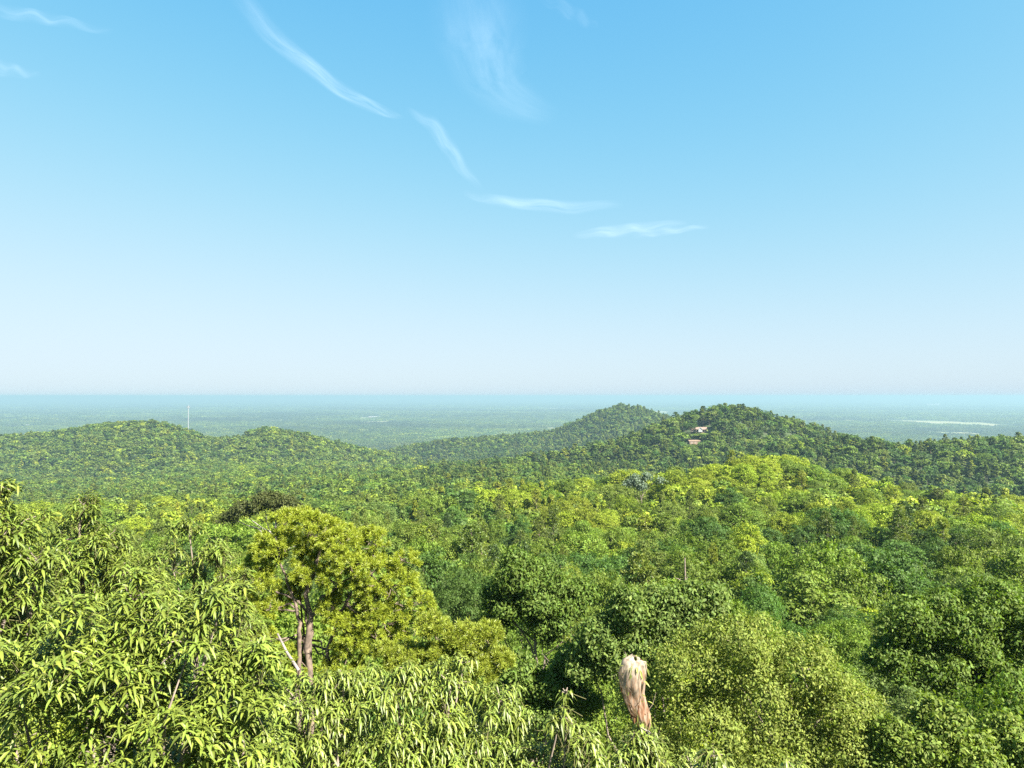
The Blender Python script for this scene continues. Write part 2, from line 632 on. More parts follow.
def leafy(name, label, cat, lst, D, color, seed, n, leaf, aspect=.5, cluster=8, spread=.12, mat=None, r0=.13, group=None, clear=2.5, bark=None):
    rng = np.random.default_rng(seed)
    base = hero_lobes(lst, D)
    lobes = []
    for c, r in base:                       # break each lobe into smaller billows
        lobes.append((c, r * .70))
        for q in range(11):
            d = unit(rng.normal(size=3) + np.array([0, -.1, .35]))
            lobes.append((c + d * r * .68, r * rng.uniform(.24, .42)))
    P, Dn = lobe_points(rng, lobes, n, shell=.14, cluster=cluster, spread=spread)
    V, Fc = diamonds(rng, P, Dn, leaf, aspect, droop=.4, rand=.55, up=.45)
    foot, tb = hero_trunk(base, rng, r0)
    t = thing(name, label, cat, foot, group=group)
    part('crown', make_mesh(name + '_crown', local(V, foot), [Fc], [mat or M_LEAF]), t, color)
    v1, f1 = tb.arrays()
    part('trunk', make_mesh(name + '_trunk', local(v1, foot), [f1], [bark or M_BARK]), t)
    HERO_XY.append((foot[0], foot[1], clear))
    return t


def hero_pine(label, lst, D, color, seed, tufts, stems, foot_px, L=.092, extra=None):
    rng = np.random.default_rng(seed)
    lobes = hero_lobes(lst, D, .75)
    P, Dn = lobe_points(rng, lobes, tufts, shell=.3, up_bias=.1)
    k = 120
    idx = np.repeat(np.arange(tufts), k)
    sd = unit(Dn * .6 + np.array([0, 0, .6]) + rng.normal(0, .35, P.shape))
    along = rng.uniform(-.05, .05, len(idx))
    base = P[idx] + sd[idx] * along[:, None]
    d = unit(sd[idx] * rng.uniform(.3, .9, len(idx))[:, None] + unit(rng.normal(size=(len(idx), 3))))
    V, Fc = blades(rng, base, d, L, .0075)
    f0 = at(foot_px[0], foot_px[1], D)
    foot = np.array([f0[0], f0[1], float(ground(f0[0], f0[1]))])
    t = thing('pine_tree', label, 'tree', foot, group='pines on the near slope')
    part('crown', make_mesh('pine_crown', local(V, foot), [Fc], [M_NEEDLE]), t, color)
    ends = []
    for s, r in stems:
        pts = np.array([at(p[0], p[1], D + (p[2] if len(p) > 2 else 0)) for p in s])
        pts = np.concatenate([[foot + rng.normal(0, .08, 3) * np.array([1, 1, 0]) - np.array([0, 0, .3])], pts])
        tb = Tubes(8)
        # finer path
        tt = np.linspace(0, len(pts) - 1, 4 * len(pts))
        fine = np.stack([np.interp(tt, np.arange(len(pts)), pts[:, q]) for q in range(3)], 1)
        fine[2:-1] += rng.normal(0, .015, (len(fine) - 3, 3))
        rad = np.linspace(r, r * .35, len(fine))
        tb.add(fine, rad)
        ends.append(fine)
        v, f = tb.arrays()
        part('trunk', make_mesh('pine_stem', local(v, foot), [f], [M_PBARK]), t)
    tb = Tubes(5)
    allp = np.concatenate([e[len(e) // 2:] for e in ends])
    for c, r in lobes:
        s = allp[np.argmin(np.linalg.norm(allp - c, axis=1) + np.maximum(allp[:, 2] - c[2], 0) * 2)]
        tb.bend(s, c, .026, .010, rng, .05, 7, sag=-.05)
        for q in range(8):
            e = c + unit(rng.normal(size=3)) * r * .9
            tb.bend(c + (s - c) * rng.uniform(0, .4), e, .013, .005, rng, .06, 4)
    v, f = tb.arrays()
    part('branches', make_mesh('pine_branches', local(v, foot), [f], [M_PBARK]), t)
    if extra:
        tb = Tubes(7)
        tb.add([at(p[0], p[1], D + p[2]) for p in extra], np.linspace(.035, .02, len(extra)))
        v, f = tb.arrays()
        o = part('dead_branch', make_mesh('dead_branch', local(v, foot), [f], [M_DEAD]), t)
        o['label'] = 'bare pale broken branch'
    HERO_XY.append((foot[0], foot[1], 2.0))
    return t


CH_A = (.106, .138, .020)
CH_B = (.118, .152, .022)
CH_C = (.130, .165, .026)
chestnut('tall chestnut whose outermost shoots rise beside the left picture edge',
         [(-30, 560, 62), (12, 530, 42), (-15, 640, 85), (28, 600, 50, .4), (2, 486, 16), (-30, 720, 90), (40, 560, 30), (-60, 600, 80)], 9, CH_A, 101)
chestnut('chestnut with a bronze-tipped pointed crown top showing against the hazy valley',
         [(85, 508, 22), (66, 540, 36), (108, 540, 30), (130, 572, 36), (80, 590, 55), (150, 610, 50), (40, 600, 40), (120, 630, 50), (60, 640, 50)], 11.5, CH_A, 102)
chestnut('slender chestnut top between the pointed chestnut and the multi-trunk pine',
         [(190, 528, 17), (215, 552, 24), (175, 570, 34), (232, 585, 30), (200, 610, 45), (165, 620, 40), (240, 630, 35)], 12.5, CH_A, 103)
chestnut('big broad chestnut crown with large glossy drooping leaves in the lower left corner',
         [(135, 600, 32), (100, 650, 75), (195, 640, 60), (235, 690, 58), (55, 725, 90), (150, 740, 105), (245, 755, 75), (225, 605, 30), (20, 680, 60), (150, 670, 60), (262, 650, 22), (160, 850, 160)],
         7.2, CH_B, 104, dens=36, droop=(.25, .65), leaf=(.105, .165))
chestnut('pale yellow-green chestnut with narrow hanging leaves along the bottom centre',
         [(330, 712, 45), (398, 692, 42), (452, 680, 30), (446, 708, 28), (300, 698, 34), (332, 694, 28), (262, 740, 40), (345, 680, 24), (410, 668, 18), (500, 700, 30), (370, 775, 80), (478, 745, 55), (540, 765, 48), (464, 662, 14), (300, 770, 60), (420, 760, 60), (430, 850, 140), (520, 715, 18)],
         8.6, CH_C, 105, dens=46, droop=(.6, 1.2), leaf=(.085, .14))
chestnut('small chestnut with hanging leaves directly under the web-covered branch',
         [(566, 715, 18), (585, 745, 30), (620, 768, 40), (645, 740, 20), (660, 775, 40), (690, 765, 22), (566, 775, 30), (620, 840, 90), (566, 690, 9), (646, 728, 12), (632, 734, 10)],
         8.2, CH_C, 106, dens=44, droop=(.6, 1.2), leaf=(.085, .14))
chestnut('lone chestnut shoot poking up in front of the large oak at the bottom',
         [(792, 765, 20), (780, 790, 30), (805, 800, 30), (712, 752, 15), (716, 780, 25), (760, 850, 70)], 7.4, CH_C, 107, dens=36, droop=(.6, 1.2), r0=.07)

hero_pine('bright yellow-green pine showing several bare trunks through its open crown',
          [(306, 526, 24), (280, 548, 26), (345, 548, 28), (372, 572, 26), (258, 578, 24), (322, 560, 24, .6), (398, 584, 22), (350, 596, 22, .4), (422, 602, 14), (243, 604, 18), (246, 634, 17),
           (380, 618, 24), (396, 640, 20), (362, 640, 20), (284, 520, 13), (372, 540, 17), (310, 575, 18), (268, 556, 20, .7), (330, 534, 22, .5), (406, 560, 14), (344, 668, 22), (300, 668, 16), (258, 660, 14),
           (270, 608, 16), (262, 636, 16), (284, 652, 14), (345, 625, 20), (352, 650, 20), (332, 606, 12), (376, 600, 20), (286, 595, 14, .4), (300, 590, 12, .5), (330, 580, 14, -.3), (350, 565, 18, -.4), (230, 580, 14), (412, 622, 14)],
          15, (.20, .235, .018), 201, 1900,
          [([(313, 690), (309, 645), (312, 618), (307, 592), (317, 566), (326, 528)], .085),
           ([(299, 690), (301, 640), (299, 610), (290, 585), (280, 560)], .065),
           ([(305, 690, .4), (306, 640, .4), (303, 600, .4), (300, 575, .3)], .04),
           ([(325, 690), (330, 645), (342, 610), (356, 585), (380, 565)], .05),
           ([(312, 640, .05), (313, 615), (320, 599), (336, 588), (354, 574)], .05), ([(309, 640, .1), (308, 610), (297, 598), (272, 588), (258, 574)], .04)],
          (312, 700), extra=[(300, 668, -.5), (288, 650, -.5), (279, 632, -.55)])
hero_pine('small yellow-green pine with spreading tufted boughs, between two chestnut crowns',
          [(432, 626, 17), (466, 640, 22), (410, 662, 24), (440, 660, 24), (488, 634, 15), (476, 668, 24), (396, 690, 20), (500, 660, 14), (430, 690, 24), (386, 650, 12)],
          12.5, (.175, .205, .020), 202, 800,
          [([(446, 720), (445, 690), (440, 660), (440, 640)], .08), ([(448, 700), (465, 670), (476, 650)], .05)], (446, 730))

leafy('oak_tree', 'large sunny yellow-green oak with small bronze-tipped leaves in the lower right', 'tree',
      [(738, 642, 44), (690, 668, 46), (645, 690, 32, 1), (800, 668, 44), (838, 702, 44), (760, 712, 70, .5), (700, 735, 58), (822, 752, 58), (655, 755, 50), (868, 745, 30), (760, 790, 90)],
      15.5, (.142, .172, .031), 301, 100000, .068, cluster=9, spread=.09, group='oaks on the near slope')
leafy('oak_tree', 'blue-green oak with a rounded crown, standing behind the web-covered branch', 'tree',
      [(632, 612, 32), (604, 634, 30), (668, 622, 40), (620, 662, 36), (702, 606, 32), (650, 650, 40), (590, 665, 28), (720, 632, 26)],
      20, (.10, .142, .030), 302, 46000, .11, cluster=9, spread=.11, group='oaks on the near slope')
leafy('oak_tree', 'low yellow-green oak crown at the bottom beside the dark gap', 'tree',
      [(934, 715, 24), (905, 745, 34), (955, 755, 38), (1008, 742, 32), (985, 775, 40), (890, 775, 36), (1040, 760, 40)],
      14.5, (.12, .16, .027), 303, 42000, .09, cluster=9, spread=.09, group='oaks on the near slope')
leafy('oak_tree', 'wide shaded deep green oak above the dark gap near the right border', 'tree',
      [(955, 628, 46), (925, 662, 42), (1000, 660, 44), (905, 620, 32), (890, 662, 30), (1020, 625, 40), (990, 688, 30), (1040, 690, 40), (985, 600, 26)],
      23, (.085, .128, .020), 304, 52000, .12, cluster=9, spread=.12, group='oaks on the near slope')
leafy('oak_tree', 'round dense dark-based oak in the picture centre above a black hollow', 'tree',
      [(535, 590, 36), (505, 604, 26), (560, 612, 26), (520, 574, 30), (580, 596, 20), (492, 626, 18), (545, 625, 22)],
      30, (.08, .122, .020), 305, 40000, .14, cluster=8, spread=.13, group='oaks on the near slope')
leafy('oak_tree', 'low mid green oak sapling crown filling the space under the round centre oak', 'tree',
      [(520, 668, 22), (552, 684, 26), (498, 694, 24), (566, 656, 15), (540, 712, 30), (580, 700, 22), (512, 730, 30)],
      21, (.095, .14, .024), 308, 26000, .11, cluster=8, spread=.11, group='oaks on the near slope')
leafy('oak_tree', 'dark olive umbrella-crowned oak rising just above the multi-trunk pine', 'tree',
      [(262, 503, 12), (240, 512, 13), (290, 508, 16), (312, 516, 13), (275, 502, 12), (228, 520, 9), (330, 520, 10)],
      85, (.055, .065, .018), 306, 15000, .27, cluster=6, spread=.22, r0=.25, group='oaks on the near slope', clear=5, bark=M_DEAD)
leafy('blossoming_tree', 'pale silvery tree standing out among the green crowns below the hill house', 'tree',
      [(636, 480, 6), (646, 477, 5), (628, 483, 4), (660, 480, 3.5), (640, 486, 6)],
      190, (.125, .165, .115), 307, 5000, .45, cluster=5, spread=.4, r0=.2, clear=5)


# ------------------------------------------------------------------ house, shed, lawn on the hill
def house_site(px, py, D):
    p = at(px, py, D)
    return p


SITE = []      # (x, y, radius, frontdepth) cleared of trees
def on_ground(px, py, D0, D1):
    """the first place along a line of sight that lies on bare ground"""
    for D_ in np.linspace(D0, D1, 400):
        p_ = at(px, py, D_)
        g_ = float(ground(p_[0], p_[1]))
        if p_[2] <= g_:
            break
    return np.array([p_[0], p_[1], g_ + .3])


hp = on_ground(701, 432, 640, 760)
hz = hp[2]


def hill_house():
    t = thing('house', 'house with brown roof and white front gable in a clearing high on the wooded hill', 'house', (hp[0], hp[1], hz), R(-14))
    w = part('wall', gable_walls('house_wall', 13, 8, 3.4, 2.2, M_WALL), t)
    part('roof', gable_mesh('house_roof', 13, 8, 3.4, 2.2, M_ROOFG), t)
    fr = part('front_gable', gable_walls('house_front_gable', 4.2, 4.6, 3.6, 2.0, M_WHITE), t, loc=(-1.2, -5.6, 0))
    fr.rotation_euler = (0, 0, R(90))
    fr = part('front_roof', gable_mesh('house_front_roof', 4.2, 4.6, 3.6, 2.0, M_WHITE, .35), t, loc=(-1.2, -5.65, .02))
    fr.rotation_euler = (0, 0, R(90))
    part('chimney', boxes_mesh('house_chimney', [((3.2, 1.2, 5.4), (.9, .9, 2.6))], M_ROOFG), t)
    for x in (-4.6, 2.9, 5.2):
        wi = part('window', boxes_mesh('house_window', [((x, -4.03, 1.9), (1.3, .08, 1.3))], M_GLASS), t)
        part('frame', boxes_mesh('house_window_frame', [((x, -4.06, 2.62), (1.6, .1, .12)), ((x, -4.06, 1.18), (1.6, .1, .12)), ((x - .72, -4.06, 1.9), (.12, .1, 1.3)), ((x + .72, -4.06, 1.9), (.12, .1, 1.3))], M_WHITE), wi)
    part('door', boxes_mesh('house_door', [((1.4, -4.04, 1.05), (1.0, .1, 2.1))], M_ROOFG), t)
    po = part('porch', boxes_mesh('house_porch', [((3.8, -5.4, 2.75), (5.4, 2.6, .16)), ((3.8, -5.4, .1), (5.4, 2.6, .2))], M_ROOFG), t)
    for x in (1.4, 3.8, 6.2):
        part('post', boxes_mesh('porch_post', [((x, -6.5, 1.43), (.16, .16, 2.46))], M_WHITE), po)
    part('foundation', boxes_mesh('house_foundation', [((0, -.9, -2.0), (13.2, 11.4, 3.96))], M_TAN), t)
    part('wing', gable_walls('house_wing', 7, 6, 2.8, 1.6, M_WALL), t, loc=(-9.6, .6, 0))
    part('wing_roof', gable_mesh('wing_roof', 7, 6, 2.8, 1.6, M_TAN), t, loc=(-9.7, .6, 0))


hill_house()
bpy.data.objects['house'].scale = (.82, .82, .82)
sp = on_ground(694, 443.5, 600, 740)
print('sites', hp, sp)
t = thing('outbuilding', 'long low tan-roofed building just below the pale hill house', 'building', (sp[0], sp[1], sp[2]), R(8))
t.scale = (.8, .8, .8)
part('wall', gable_walls('shed_wall', 15, 7, 2.6, 1.4, M_TAN), t)
part('roof', gable_mesh('shed_roof', 15, 7, 2.6, 1.4, M_TAN), t)
for x in (-4.5, 0, 4.5):
    part('door', boxes_mesh('shed_door', [((x, -3.53, 1.15), (2.6, .08, 2.3))], M_WALL), t)
part('foundation', boxes_mesh('shed_foundation', [((0, -1.2, -2.0), (15.4, 9.8, 3.96))], M_TAN), t)
SITE += [(hp[0] - 1, hp[1], 8, 12, 9.5), (sp[0], sp[1], 6, 7, 7.5)]


def sheet(name, cx, cy, rx, ry, mat, lift, seed, n=40):
    """an irregular piece of open ground draped on the terrain"""
    rng = np.random.default_rng(seed)
    th = np.linspace(0, 2 * np.pi, n, endpoint=False)
    k = 1 + .22 * np.sin(2 * th + rng.uniform(0, 6)) + .14 * np.sin(3 * th + rng.uniform(0, 6)) + .08 * np.sin(5 * th + rng.uniform(0, 6))
    V = [[cx, cy, 0]]
    rings = 6
    for q in range(1, rings + 1):
        for a, kk in zip(th, k):
            V.append([cx + math.cos(a) * rx * kk * q / rings, cy + math.sin(a) * ry * kk * q / rings, 0])
    V = np.array(V)
    V[:, 2] = ground(V[:, 0], V[:, 1]) + lift
    i = np.arange(n)
    tri = np.stack([np.zeros(n, int), 1 + i, 1 + (i + 1) % n], 1)
    quads = []
    for q in range(rings - 1):
        a = 1 + q * n
        quads.append(np.stack([a + i, a + n + i, a + n + (i + 1) % n, a + (i + 1) % n], 1))
    o = part(name, make_mesh(name, V, [tri, np.concatenate(quads)], [mat]))
    o['kind'] = 'structure'
    return o


sheet('lawn', hp[0], hp[1] - 12, 13, 12, M_LAWN, .6, 5)

# far fields (open ground on the plain): px, D, half width, half depth
FIELDS = [(940, 5850, 300, 760), (944, 4200, 110, 260), (975, 4150, 60, 160), (395, 13500, 420, 900), (375, 7300, 160, 420), (880, 9000, 200, 500), (660, 9800, 260, 700),
          (560, 12000, 400, 900), (120, 15000, 350, 1300), (290, 9500, 160, 480), (455, 8300, 130, 380), (780, 12500, 300, 900), (1000, 10500, 300, 700), (60, 8800, 180, 420), (850, 7200, 120, 260)]
rng = np.random.default_rng(33)
for i in range(26):                     # small clearings strewn over the plain
    D_ = math.exp(rng.uniform(math.log(4600), math.log(15000)))
    FIELDS.append((rng.uniform(-60, 1080), D_, D_ * rng.uniform(.008, .022), D_ * rng.uniform(.03, .06)))
FXY = []
for i, (px, D, rx, ry) in enumerate(FIELDS):
    X = D * (px - 512) / F
    FXY.append((X, D, rx, ry))
    sheet('field', X, D, rx, ry, M_GRASS, .5, 60 + i)

# warehouses and sheds on the plain: pale specks
for px, D, w, d, h, lab in [(374, 7250, 110, 60, 10, 'long white warehouse roof beyond the middle valley'),
                            (28, 5250, 26, 18, 8, 'small white-roofed barn on the plain at the far left'),
                            (932, 15500, 300, 120, 40, 'wide white factory block on the horizon above the pale field'),
                            (103, 9300, 50, 30, 9, 'white shed on the hazy plain above the left ridge'),
                            (808, 9000, 60, 40, 10, 'white shed on the plain behind the wooded hill'),
                            (872, 7300, 70, 30, 9, 'low white building on the plain beside a small field')]:
    X = D * (px - 512) / F
    t = thing('warehouse', lab, 'building', (X, D, 0), R((px * 7) % 20 - 10), group='white buildings far out on the plain')
    part('wall', gable_walls('warehouse_wall', w, d, h, h * .25, M_WALL), t)
    part('roof', gable_mesh('warehouse_roof', w, d, h, h * .25, M_WHITE, 1.0, .5), t)
    FXY.append((X, D - 200, w * .7, 230 + d))

# ------------------------------------------------------------------ communications tower behind the left ridge
tp = at(188.5, 424, 1235)
tz = float(ground(tp[0], tp[1]))
topz = at(188.5, 405.5, 1235)[2]
t = thing('cell_tower', 'slim pale communications tower rising from behind the left ridge', 'tower', (tp[0], tp[1], tz))
tb = Tubes(10)
H = topz - tz
tb.add([(0, 0, -.5), (0, 0, H * .5), (0, 0, H)], [.85, .68, .5])
v, f = tb.arrays()
part('pole', make_mesh('tower_pole', v, [f], [M_STEEL]), t)
tb = Tubes(8)
th = np.linspace(0, 2 * np.pi, 13)
for z in (H - 1.2, H - 4.2):
    tb.add(np.stack([2.3 * np.cos(th), 2.3 * np.sin(th), np.full(13, z)], 1), np.full(13, .16))
for a in th[:-1:4]:
    tb.add([(0, 0, H - 2.7), (2.3 * math.cos(a), 2.3 * math.sin(a), H - 1.2)], [.15, .15])
    tb.add([(0, 0, H - 2.7), (2.3 * math.cos(a), 2.3 * math.sin(a), H - 4.2)], [.15, .15])
v, f = tb.arrays()
part('platform', make_mesh('tower_platform', v, [f], [M_STEEL]), t)
for a in th[:-1:2]:
    o = part('antenna', boxes_mesh('tower_antenna', [((2.55, 0, H - 2.6), (.35, .6, 3.6))], M_STEEL), t)
    o.rotation_euler = (0, 0, a)
tb = Tubes(5)
tb.add([(0, 0, H), (0, 0, H + 3)], [.12, .05])
v, f = tb.arrays()
part('lightning_rod', make_mesh('tower_rod', v, [f], [M_STEEL]), t)

# ------------------------------------------------------------------ bare snag on the slope
rng = np.random.default_rng(77)
b = at(686, 592, 48)
gz = float(ground(b[0], b[1]))
t = thing('dead_tree', 'thin bare grey dead trunk with stub branches among green crowns', 'tree', (b[0], b[1], gz))
tb = Tubes(7)
top = at(684, 557, 48) - np.array([b[0], b[1], gz])
pts = np.array([[0, 0, -.3], [.1, 0, top[2] * .35], [-.05, .05, top[2] * .7], [top[0], 0, top[2]]])
tb.add(pts, [.2, .17, .12, .04])
for q in range(9):
    z = rng.uniform(.5, .95) * top[2]
    a = rng.uniform(0, 6.28)
    l = rng.uniform(.6, 1.6)
    tb.bend((0, 0, z), (math.cos(a) * l, math.sin(a) * l, z + l * rng.uniform(.1, .7)), .05, .015, rng, .06, 4)
v, f = tb.arrays()
part('trunk', make_mesh('snag_trunk', v, [f], [M_BARK]), t)
HERO_XY.append((b[0], b[1], 2.6))

# ------------------------------------------------------------------ webworm nest on a branch
rng = np.random.default_rng(88)
WD = 11.0
rows_ = [(656, 626, 643), (660, 622, 645), (664, 620, 645.5), (670, 618.5, 645), (680, 618, 643), (690, 621, 643), (700, 625.5, 646.5), (709, 629, 649), (717, 633, 649.5), (724, 637, 648.5), (730, 641, 646)]
axis = np.array([at((l_ + r_) / 2, y_, WD) for y_, l_, r_ in rows_])
wr = np.array([(r_ - l_) / 2 for y_, l_, r_ in rows_]) * WD / F
foot = axis[-1].copy()
t = thing('web_nest', 'tan and whitish silken caterpillar web wrapped round a branch tip above the hanging chestnut', 'web', foot)
nu, nv = 60, 40
u = np.linspace(0, 1, nu)
cen = np.stack([np.interp(u, np.linspace(0, 1, len(axis)), axis[:, q]) for q in range(3)], 1)
rad = np.interp(u, np.linspace(0, 1, len(axis)), wr)
rad *= np.clip(u * 14 + .12, 0, 1) ** .5 * np.clip((1 - u) * 12 + .05, 0, 1) ** .5
th = np.linspace(0, 2 * np.pi, nv, endpoint=False)
UU, TT = np.meshgrid(u, th, indexing='ij')
wob = 1 + .34 * (vnoise(UU * 5, np.cos(TT) * 1.5 + 3, 5) - .5) + .30 * (vnoise(np.sin(TT) * 2.5 + 9, UU * 3 + np.cos(TT) * 2.5, 6) - .5)
wob += .30 * (vnoise(np.cos(TT) * 7 + 20, np.sin(TT) * 7 + UU * 5, 7) - .5)
Vw = cen[:, None, :] + (rad[:, None] * wob)[..., None] * np.stack([np.cos(TT), np.sin(TT) * .8, np.zeros_like(TT)], -1)
Vw[..., 2] += (1 - UU) ** 7 * .10 * (vnoise(np.cos(TT) * 2.2 + 30, np.sin(TT) * 2.2 + 30, 9) - .5) - (1 - UU) ** 9 * .05 * np.cos(TT)
i = np.arange(nu - 1)[:, None] * nv
j = np.arange(nv)[None]
q = np.stack([i + j, i + (j + 1) % nv, i + nv + (j + 1) % nv, i + nv + j], -1).reshape(-1, 4)
m = bpy.data.materials.new('silk_web')
tr_, N, L = nt(m)
out = N.new('ShaderNodeOutputMaterial')
tc = N.new('ShaderNodeTexCoord')
mp = N.new('ShaderNodeMapping')
mp.inputs['Scale'].default_value = (15, 15, 4.0)
mp.inputs['Rotation'].default_value = (0, .22, 0)
L.new(tc.outputs['Object'], mp.inputs['Vector'])
no = N.new('ShaderNodeTexNoise')
no.inputs['Scale'].default_value = 1.3
no.inputs['Detail'].default_value = 5
no.inputs['Distortion'].default_value = .6
L.new(mp.outputs[0], no.inputs['Vector'])
rp = N.new('ShaderNodeValToRGB')
e = rp.color_ramp.elements
e[0].position, e[0].color = .32, (.20, .09, .045, 1)
e[1].position, e[1].color = .66, (.36, .29, .215, 1)
x = e.new(.45)
x.color = (.34, .20, .12, 1)
# frass and dead leaf gather towards the lower end of the bag
sx_ = N.new('ShaderNodeSeparateXYZ')
L.new(tc.outputs['Object'], sx_.inputs[0])
low_ = math_node(N, L, 'SUBTRACT', .05, math_node(N, L, 'MULTIPLY', math_node(N, L, 'SUBTRACT', .60, sx_.outputs[2]), .26))
L.new(math_node(N, L, 'ADD', no.outputs['Fac'], low_), rp.inputs[0])
p = N.new('ShaderNodeBsdfPrincipled')
p.inputs['Roughness'].default_value = .6
L.new(rp.outputs[0], p.inputs['Base Color'])
tl = N.new('ShaderNodeBsdfTranslucent')
L.new(rp.outputs[0], tl.inputs['Color'])
m1 = N.new('ShaderNodeMixShader')
m1.inputs[0].default_value = .35
L.new(p.outputs[0], m1.inputs[1])
L.new(tl.outputs[0], m1.inputs[2])
tp_ = N.new('ShaderNodeBsdfTransparent')
n2 = N.new('ShaderNodeTexNoise')
n2.inputs['Scale'].default_value = 1.1
n2.inputs['Detail'].default_value = 6
L.new(mp.outputs[0], n2.inputs['Vector'])
al = math_node(N, L, 'ADD', math_node(N, L, 'MULTIPLY', n2.outputs['Fac'], 2.6), -.62, True)
m2 = N.new('ShaderNodeMixShader')
L.new(al, m2.inputs[0])
L.new(tp_.outputs[0], m2.inputs[1])
L.new(m1.outputs[0], m2.inputs[2])
L.new(m2.outputs[0], out.inputs['Surface'])
part('silk', make_mesh('web_silk', local(Vw.reshape(-1, 3), foot), [q], [m]), t)
# dead leaves caught in the silk, mostly near the lower end
k = 120
uu = np.clip(rng.beta(2.2, 1.4, k), .05, .97)
pc = np.stack([np.interp(uu, u, cen[:, q]) for q in range(3)], 1)
aa = rng.uniform(0, 6.28, k)
rr = np.interp(uu, u, rad) * rng.uniform(.5, .98, k)
pc += np.stack([np.cos(aa) * rr, np.sin(aa) * rr * .8, np.zeros(k)], 1)
d = unit(np.stack([rng.normal(0, .3, k), rng.normal(0, .3, k), -np.ones(k)], 1))
V, tri, quad = long_leaves(rng, pc, d, rng.uniform(.05, .10, k), rng.uniform(.02, .035, k), np.full(k, .2))
M_DRY = leaf_material('dry_leaf', 'fixed', fixed=(.22, .10, .05), back=(1.1, .8, .5), spread=.5)
part('dead_leaves', make_mesh('web_dead_leaves', local(V, foot), [tri, quad], [M_DRY]), t)
k = 60
uu = rng.beta(1.0, 2.2, k)
pc = np.stack([np.interp(uu, u, cen[:, q]) for q in range(3)], 1)
aa = rng.uniform(0, 6.28, k)
rr = np.interp(uu, u, rad) * rng.uniform(.85, 1.12, k)
pc += np.stack([np.cos(aa) * rr, np.sin(aa) * rr * .8, np.zeros(k)], 1)
d = unit(np.stack([np.cos(aa) * .5, np.sin(aa) * .5, rng.normal(-.4, .5, k)], 1))
V, tri, quad = long_leaves(rng, pc, d, rng.uniform(.07, .13, k), rng.uniform(.02, .035, k), np.full(k, .4))
part('trapped_leaves', make_mesh('web_green_leaves', local(V, foot), [tri, quad], [M_CHEST]), t, (.16, .18, .03))
tb = Tubes(6)
base = at(640, 790, 11.3)
tb.add([base, at(641, 740, 11.1), at(637, 712, 11), at(632, 690, 11), at(629, 662, 11), at(624, 650, 11)], [.03, .025, .02, .016, .012, .005])
for a, b_ in (((636, 710), (612, 672)), ((632, 690), (616, 668)), ((640, 735), (655, 690)), ((631, 680), (645, 662))):
    tb.bend(at(*a, 11), at(*b_, 11.05), .011, .004, rng, .04, 5)
v, f = tb.arrays()
part('branch', make_mesh('web_branch', local(v, foot), [f], [M_BARK]), t)

# ------------------------------------------------------------------ scatter the forest
rng = np.random.default_rng(4242)


def scatter(rmin, rmax, s, half):
    n = int(2 * rmax / s) + 2
    gx, gy = np.meshgrid(np.arange(-n // 2, n // 2 + 1), np.arange(0, int(rmax / s / .87) + 2))
    x = (gx + .5 * (gy % 2)) * s + rng.uniform(-.36, .36, gx.shape) * s
    y = gy * s * .87 + rng.uniform(-.36, .36, gx.shape) * s
    x, y = x.ravel(), y.ravel()
    r = np.hypot(x, y)
    b = np.abs(np.arctan2(x, y))
    k = (r >= rmin) & (r < rmax) & (b < half)
    return x[k], y[k]


xs, ys, ss = [], [], []
for rmin, rmax, s in ((19, 60, 5.2), (60, 200, 6.2), (200, 700, 7.8), (700, 2900, 9.6)):
    a, b_ = scatter(rmin, rmax, s, R(47) if rmin > 100 else R(56))
    xs.append(a)
    ys.append(b_)
    ss.append(np.full(len(a), s))
X, Y, S = np.concatenate(xs), np.concatenate(ys), np.concatenate(ss)
keep = np.ones(len(X), bool)
for hx, hy, hr in HERO_XY:
    keep &= np.hypot(X - hx, Y - hy) > hr + 1.2
for sx, sy, sw, sf, sl in SITE:
    dy = sy - Y
    keep &= ~((np.abs(X - sx * Y / sy) < sl) & (dy > -sw) & (dy < sf))
keep &= (rng.random(len(X)) > np.where(Y < 300, .07, .02))
keep &= ~((X < 2) & (Y < 26) & (X > -16) & (np.hypot(X, Y) < 20.5))
X, Y, S = X[keep], Y[keep], S[keep]
r = np.hypot(X, Y)
o = np.argsort(Y)
X, Y, S, r = X[o], Y[o], S[o], r[o]
n = len(X)
G = ground(X, Y)
PX = 512 + F * X / Y
# colour: which hue grows where
patch = vnoise(X / 42, Y / 42, 11) * .6 + vnoise(X / 16, Y / 16, 12) * .4
u = rng.random(n)
score = np.clip(u * .62 + patch * .5 - .06, 0, .999)
crest = np.exp(-((Y - 215) / 75) ** 2) * np.clip((PX - 430) / 150, 0, 1)
hill = (Y > 420) & (PX > 420)
prob = np.zeros((n, 5))
prob[:] = (.16, .36, .20, .18, .10)
prob[crest > .3] = (.56, .22, .03, .17, .02)
prob[(Y > 120) & (PX < 420)] = (.17, .40, .17, .10, .16)
prob[(Y > 170) & (Y < 330) & (PX < 300)] = (.55, .25, .05, .10, .05)
prob[hill] = (.08, .34, .30, .20, .08)
cum = np.cumsum(prob, 1)
ci = np.minimum((score[:, None] > cum).sum(1), 4)
perm = rng.random(n)
ci = np.where(perm < .45, np.minimum((u[:, None] > cum).sum(1), 4), ci)
tint = PVAL[ci] * rng.uniform(.80, 1.22, (n, 1)) * np.where(Y < 330, 1.16, 1.0)[:, None] * rng.uniform(.95, 1.05, (n, 3))
